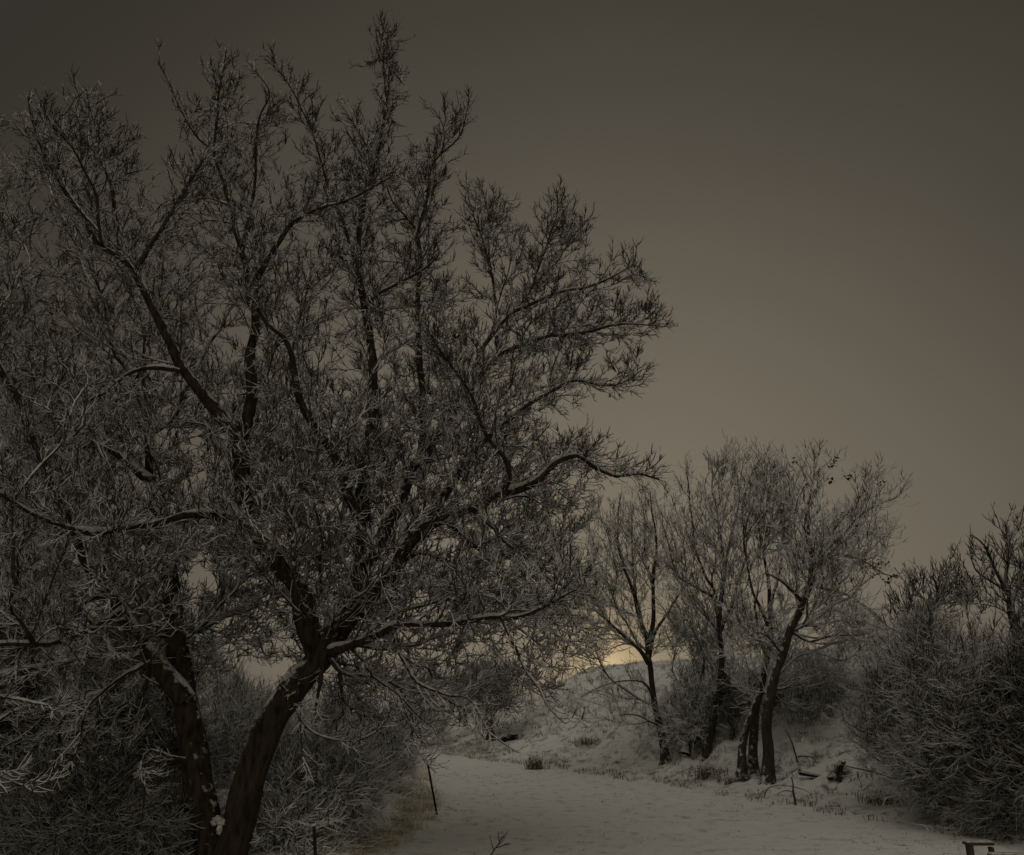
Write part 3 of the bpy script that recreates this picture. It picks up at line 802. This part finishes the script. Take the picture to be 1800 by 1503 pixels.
# ================================================================== growth behind and beside the big tree
GL = 'dark thicket growing behind the big tree on the left'
shrub('black overgrown thicket filling the lower left corner', (60,1440), [(-60,1150),(0,1120),(60,1100),(120,1160),(180,1200),(-20,1300)],
 [(-250,1460),(-250,1120),(-100,1060),(40,1050),(150,1100),(200,1200),(180,1440)], 2200, 2.5, 51, 0, r0=.05, group=GL, clump=.05, twig_len=.36, twig_r=.0062, twig_n=1.7, step=.22)
shrub('tall dim thicket right behind the left trunk', (240,1425), [(180,1180),(230,1140),(280,1160),(320,1220),(260,1280)],
 [(140,1440),(150,1160),(220,1060),(300,1090),(350,1220),(340,1420)], 1700, 2.0, 52, 1.5, r0=.05, group=GL, clump=.08, twig_len=.36, twig_r=.0062, twig_n=1.7, step=.22)
shrub('pale snowy brush seen in the gap of the forked trunk', (390,1400), [(340,1230),(390,1210),(430,1260),(450,1230),(360,1300)],
 [(320,1420),(330,1220),(380,1150),(440,1220),(500,1240),(500,1400)], 1200, 2.0, 53, 3, r0=.04, clump=.08, twig_len=.4, step=.22, mats=FAR)
shrub('tangled snowy bramble at the right foot of the big tree', (520,1470), [(450,1400),(480,1370),(540,1360),(590,1380),(620,1420),(640,1400),(500,1440)],
 [(430,1500),(440,1400),(470,1350),(540,1330),(620,1350),(660,1400),(620,1450),(560,1480),(540,1503)], 1500, 1.2, 54, 0, r0=.02, clump=.0, twig_len=.28, step=.15, up=.03, twig_r=.008, mats=FAR)
shrub('upright leafless bush with thin stems left of the grassy bank', (640,1400), [(560,1280),(590,1260),(630,1270),(670,1290),(700,1310),(610,1320)],
 [(560,1400),(550,1300),(570,1250),(640,1240),(700,1290),(725,1340),(690,1390),(620,1410)], 900, 1.5, 55, 1.0, r0=.025, clump=.05, twig_len=.35, mats=FAR)
GB = 'distant snowy trees beyond the bend of the path'
for k, (lab, bp, tips, poly, n, tm) in enumerate([
 ('faint round-topped distant tree left of the bend in the path', (600,1318), [(560,1230),(600,1215),(640,1225)], [(520,1310),(515,1250),(560,1205),(620,1200),(660,1240),(655,1312)], 500, 2.5),
 ('dim snowy distant tree directly left of the mound', (720,1312), [(690,1220),(720,1190),(760,1200),(700,1260)], [(650,1300),(655,1220),(700,1170),(750,1165),(790,1210),(780,1305)], 600, 2.5),
 ('dark distant bush with a short trunk at the left end of the mound', (862,1302), [(830,1220),(860,1190),(890,1210)], [(825,1290),(800,1230),(830,1180),(870,1170),(910,1200),(900,1250),(870,1292)], 600, 2.2),
 ('far hazy tree filling the fork gap behind the big trunk', (470,1325), [(430,1270),(470,1250),(500,1265)], [(390,1320),(400,1260),(440,1235),(480,1245),(530,1250),(560,1310)], 500, 3.0)]):
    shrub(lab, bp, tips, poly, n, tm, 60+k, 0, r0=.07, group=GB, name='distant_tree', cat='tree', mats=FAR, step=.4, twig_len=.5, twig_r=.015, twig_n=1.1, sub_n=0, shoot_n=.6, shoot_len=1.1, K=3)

shrub('low black undergrowth in front of the left trunk foot', (150,1490), [(-40,1420),(60,1420),(120,1380),(200,1400),(260,1430),(320,1450)],
 [(-120,1700),(-100,1400),(60,1370),(200,1370),(330,1400),(370,1480),(370,1700)], 3000, 1.2, 56, -.5, r0=.02, clump=.02, twig_len=.26, twig_r=.006, twig_n=1.6, group=GL, step=.18)
shrub('low snowy brush between the right trunk foot and the grass', (470,1500), [(420,1450),(470,1420),(520,1440),(560,1470)],
 [(400,1700),(420,1440),(480,1400),(540,1420),(580,1470),(560,1700)], 1000, .8, 57, .6, r0=.015, clump=.02, twig_len=.25, step=.16, mats=FAR)
for k, (lab, bp, tips, poly, n, tm) in enumerate([
 ('far line of snowy trees behind the left thicket, left part', (200,1300), [(60,1180),(150,1190),(230,1180),(300,1200)], [(-120,1290),(-100,1150),(60,1120),(200,1140),(330,1170),(340,1290)], 1300, 3),
 ('far snowy tree crown seen between the two trunks', (420,1300), [(380,1200),(420,1190),(450,1215)], [(340,1290),(350,1200),(400,1170),(440,1200),(470,1240),(470,1290)], 700, 3),
 ('far snowy tree closing the gap right of the leaning trunk', (560,1295), [(520,1245),(560,1235),(600,1240)], [(480,1290),(500,1245),(560,1225),(640,1225),(660,1290)], 700, 3)]):
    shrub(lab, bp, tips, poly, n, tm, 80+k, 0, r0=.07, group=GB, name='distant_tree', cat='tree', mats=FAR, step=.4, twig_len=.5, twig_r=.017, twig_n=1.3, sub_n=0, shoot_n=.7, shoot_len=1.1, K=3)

# ================================================================== grass, weeds, small things
def blades(pts, hmin, hmax, width, seed, per=6, lean=.5, spread=.05):
    rg = np.random.default_rng(seed)
    p = np.repeat(np.asarray(pts, float), per, axis=0); n = len(p)
    p[:, :2] += rg.normal(size=(n, 2))*spread; p[:, 2] -= .02
    h = rg.uniform(hmin, hmax, n); a = rg.uniform(0, 2*math.pi, n); ln = h*rg.uniform(0, lean*1.6, n)
    d = np.stack([np.cos(a), np.sin(a), np.zeros(n)], 1)
    P = np.stack([p, p+d*(ln*.25)[:, None]+np.array([0, 0, 1.0])*(h*.55)[:, None], p+d*ln[:, None]+np.array([0, 0, 1.0])*(h*np.clip(1.1-lean*.5, .5, 1))[:, None]], 1)
    R = np.tile(np.array([1, .75, .2]), (n, 1))*width*rg.uniform(.7, 1.3, n)[:, None]
    return tubes(P, R, 3)

rg = np.random.default_rng(77)
GP = [(545,1540),(575,1455),(640,1405),(690,1360),(735,1335),(752,1350),(768,1432),(735,1450),(705,1478),(660,1503),(650,1545)]
pts = []
while len(pts) < 800:
    x, y = rg.uniform(540, 770), rg.uniform(1335, 1545)
    if inpoly(np.array([x]), np.array([y]), GP)[0]:
        g_ = at(x, y, 10); d_ = raydir(x, y); k_ = -CAM_H/d_[2]; gx, gy = d_[0]*k_, d_[1]*k_
        if noise.noise((gx*1.6, gy*1.6, 4)) > .0: pts.append((gx, gy, H(gx, gy)))
V_, F_ = blades(pts, .08, .26, .0045, 1, 10, 1.0, .12)
tag(mesh_obj('dry_grass', V_, F_, M_GRASS), 'olive dry grass patch poking through snow beside the path', 'grass', None, 'stuff')
pts = []
while len(pts) < 1700:
    x, y = rg.uniform(-4, 16), rg.uniform(12, 46)
    s_ = foot_s(x, y)
    if s_ > -.4 and noise.noise((x*.55, y*.55, 9))+.22*rg.normal() > .12*(1 if s_ > .3 else -1): pts.append((x, y, H(x, y)))
V_, F_ = blades(pts, .06, .26, .010, 2, 8, 1.1, .10)
tag(mesh_obj('hill_grass', V_, F_, M_WEED), 'tufts of dead grass sticking out of the snowy hillside', 'grass', None, 'stuff')
pts = []
while len(pts) < 480:
    x, y = rg.uniform(-2.5, 8), rg.uniform(10, 30)
    if foot_s(x, y) < 0 and x > bank_x(y)+.3 and noise.noise((x*.5, y*.5, 1))+.3*rg.normal() > .25: pts.append((x, y, H(x, y)))
V_, F_ = blades(pts, .02, .09, .006, 3, 6, 1.3, .05)
tag(mesh_obj('weeds', V_, F_, M_WEED), 'tiny dead weed tips speckling the snow of the path', 'weeds', None, 'stuff')

def tuft(label, px, py, h, n, wd, spread, mat=M_WEED, seed=0):
    b = onground(px, py)
    V_, F_ = blades([b+np.array([rg.normal()*spread, rg.normal()*spread, 0]) for _ in range(n)], h*.4, h, wd, seed, 8, .7, spread*.5)
    o_ = mesh_obj('grass_tuft', V_, F_, mat, None, False, b); tag(o_, label, 'grass tuft', 'tufts of dead grass along the foot of the hill'); return o_
tuft('dark dead tuft standing alone at the near end of the mound foot', 940, 1352, .75, 12, .012, .16, seed=11)
tuft('round grey tuft right of the second clump tree', 1245, 1368, .65, 22, .010, .20, seed=12)
tuft('small dark tuft high on the mound slope', 1030, 1308, .45, 12, .012, .16, seed=13)
tuft('ragged dark tuft at the foot of the thicket, nearest the path', 1555, 1412, .35, 18, .010, .20, seed=14)
tuft('thin tuft beside the arching sapling', 1280, 1378, .35, 8, .009, .10, seed=15)

def lump(name, label, cat, px, py, r, squash=.7, seed=0, mat=M_STONE, snow=True, group=None):
    b = onground(px, py)
    root = thing(name, label, cat, b, group)
    for part, sc_, up_, mt_ in (('stone_body' if name == 'rock' else 'wood_body', 1.0, 0, mat), ('snow_cap', .93, r*.22, M_SNOW)):
        if part == 'snow_cap' and not snow: continue
        V = []; nu, nv = 18, 10
        for i in range(nv+1):
            th = math.pi*i/nv
            for j in range(nu):
                ph = 2*math.pi*j/nu
                d = np.array([math.sin(th)*math.cos(ph), math.sin(th)*math.sin(ph), math.cos(th)])
                q = 1+.35*noise.noise(tuple(d*1.6+seed))
                V.append(d*q*r*sc_*np.array([1, 1, squash])+np.array([0, 0, r*.3+up_]))
        F = [[i*nu+j, i*nu+(j+1) % nu, (i+1)*nu+(j+1) % nu, (i+1)*nu+j] for i in range(nv) for j in range(nu)]
        mesh_obj(part, np.array(V), np.array(F), mt_, root, True)
    return root
lump('rock', 'dark snow-capped rock on the slope, left one of a pair', 'rock', 889, 1301, .19, .9, 1, group='snow-capped rocks')
lump('rock', 'dark snow-capped rock on the slope, right one of a pair', 'rock', 901, 1299, .22, .9, 2, group='snow-capped rocks')

def woody(name, label, cat, limbs, basepx, mat=M_TRUNK, kinds='stem', snow=.02, leafy=0, Yoff=0):
    b = onground(*basepx); Y = b[1]+Yoff
    root = thing(name, label, cat, b)
    for k, (kind, pts_, r0, r1) in enumerate(limbs):
        P = np.array([at(x, y, Y+dy) for x, y, dy in pts_])
        P, R = resample(P, np.linspace(r0, r1, len(P)), .06, .01, k)
        bg_ = Bag(); limb_tube(bg_, P, R, 9, .15, k)
        # closed blunt end
        o_ = bg_.build(kind, mat, root, True, b)
        sb = Bag(); snow_strip(sb, P, R, snow, k, .6); stuff(sb.build('snow_cover', M_SNOW, o_, True, b))
    return root
woody('tree_stump', 'dark broken stump leaning right, at the foot of the slope', 'stump',
 [('trunk', [(1470,1372,0),(1473,1360,0),(1475,1348,0),(1480,1340,0)], .12, .07), ('limb', [(1475,1350,0),(1483,1343,0),(1486,1338,0)], .05, .02), ('limb', [(1455,1368,0),(1465,1366,0),(1472,1362,0)], .05, .07)], (1472,1370))
woody('log', 'short dark log half buried in snow left of the stump', 'log',
 [('trunk', [(1404,1358,0),(1418,1361,0),(1432,1364,0),(1444,1366,0)], .055, .03), ('limb', [(1408,1360,0),(1405,1352,0)], .04, .02)], (1425,1368))
woody('fallen_branch', 'thin bent branch standing above the log', 'branch',
 [('stem', [(1402,1340,0),(1398,1325,0),(1390,1300,0),(1380,1282,0)], .025, .010), ('stem', [(1402,1330,0),(1415,1329,0),(1430,1333,0),(1440,1350,0)], .02, .012)], (1402,1342))
woody('sapling', 'stubby sapling with a wide arching thin branch, at the edge of the path', 'sapling',
 [('stem', [(1399,1418,0),(1397,1405,0),(1394,1392,0),(1394,1378,0),(1391,1366,0)], .032, .010), ('branch', [(1343,1402,.2),(1350,1386,.1),(1370,1380,0),(1394,1383,0),(1412,1388,-.1),(1424,1394,-.2)], .011, .005),
  ('branch', [(1394,1392,0),(1380,1390,0),(1365,1396,0)], .012, .006)], (1397,1416))
def fork(x, y, dx, dy, n, dz=0):
    return ('branch', [(x+dx*k/3, y+dy*k/3-(k*k*.6), dz*k) for k in range(4)], .010, .004)
woody('seedling', 'small leafless twiggy seedling poking up at the bottom edge of the snow', 'seedling',
 [('stem', [(856,1512,0),(868,1495,0),(876,1483,0),(884,1470,0)], .012, .005), fork(868,1495,-8,-22,3), fork(874,1486,16,-10,3), fork(878,1480,-2,-14,3), fork(880,1476,14,-10,3), fork(886,1484,12,4,3), fork(872,1490,22,-3,3)], (858,1510), mat=M_WOOD, snow=.006)

# ---- steel stakes of the old fence
def stake(label, bx, by, tx, ty, Yb=None):
    b = onground(bx, by) if Yb is None else np.array([*at(bx, by, Yb)[:2], H(*at(bx, by, Yb)[:2])])
    top = at(tx, ty, b[1]+.05)
    root = thing('fence_stake', label, 'stake', b, 'steel stakes of the old fence')
    ax = (top-b); Ln = np.linalg.norm(ax); ax /= Ln
    s = np.cross(ax, (0, 1, 0)); s /= np.linalg.norm(s); f = np.cross(s, ax)
    def bar(w_, d_, off, z0, z1):
        c = [(-w_, -d_), (w_, -d_), (w_, d_), (-w_, d_)]
        V = [s*(x)+f*(y+off)+ax*zz for zz in (z0, z1) for x, y in c]
        return V, [[0,1,5,4],[1,2,6,5],[2,3,7,6],[3,0,4,7],[4,5,6,7],[0,3,2,1]]
    bg_ = Bag()
    bg_.add(*bar(.021, .003, 0, -.2, Ln)); bg_.add(*bar(.003, .014, .0165, -.2, Ln))
    for z in np.arange(.15, Ln-.03, .09): bg_.add(*bar(.006, .005, -.0075, z, z+.02))
    bg_.build('t_bar', M_METAL, root)
    V, F = bar(.030, .018, .004, Ln+.001, Ln+.028); mesh_obj('snow_cap', V, F, M_SNOW, root)
    return root
stake('rusty steel stake leaning at the edge of the path', 768, 1432, 751, 1338)
stake('rusty steel stake at the bottom edge below the bramble', 561, 1545, 552, 1452, 11.0)

# ---- wooden railing at the lower right
def box(c0, c1):
    x0, y0, z0 = c0; x1, y1, z1 = c1
    V = [(x, y, z) for z in (z0, z1) for x, y in ((x0, y0), (x1, y0), (x1, y1), (x0, y1))]
    return V, [[0,3,2,1],[4,5,6,7],[0,1,5,4],[1,2,6,5],[2,3,7,6],[3,0,4,7]]
YF = 9.6
def fx(px, py, Y=YF): return at(px, py, Y)
base = fx(1703, 1500); base[2] = 0
rt = thing('wooden_railing', 'low dark wooden railing with snow on its top boards, bottom right corner', 'railing', base)
def piece(nm, c0, c1, mat=M_WOOD, par=rt, bev=.006):
    V, F = box(np.array(c0)-base, np.array(c1)-base)
    o_ = mesh_obj(nm, V, F, mat, par)
    md = o_.modifiers.new('bevel', 'BEVEL'); md.width = bev; md.segments = 2
    return o_
a = fx(1696, 1483.5); b_ = fx(1744, 1483.5); zt = a[2]
x1 = fx(1699.5, 1490)[0]; x2 = fx(1707, 1490)[0]
piece('post', (x1, YF-.035, -.2), (x2+.012, YF+.035, zt-.012))
x3 = fx(1741, 1490)[0]; x4 = fx(1748, 1490)[0]
piece('post', (x3, YF+.005, -.2), (x4, YF+.06, zt-.035))
r1_ = piece('rail', (a[0], YF-.05, zt-.010), (b_[0], YF+.06, zt+.014))
piece('snow_cover', (a[0]+.004, YF-.046, zt+.015), (b_[0]-.006, YF+.055, zt+.036), M_SNOW, r1_, .009)
c0 = fx(1737, 1500.5, YF-.3); c1 = fx(1860, 1503.5, YF-.3)
r2_ = piece('rail', (c0[0], YF-.36, c0[2]-.03), (c1[0], YF-.27, c0[2]-.006))
piece('snow_cover', (c0[0]+.004, YF-.356, c0[2]-.005), (c1[0], YF-.274, c0[2]+.013), M_SNOW, r2_, .006)
piece('rail', (x4-.05, YF-.27, c0[2]-.09), (x4-.005, YF+.004, c0[2]-.035))
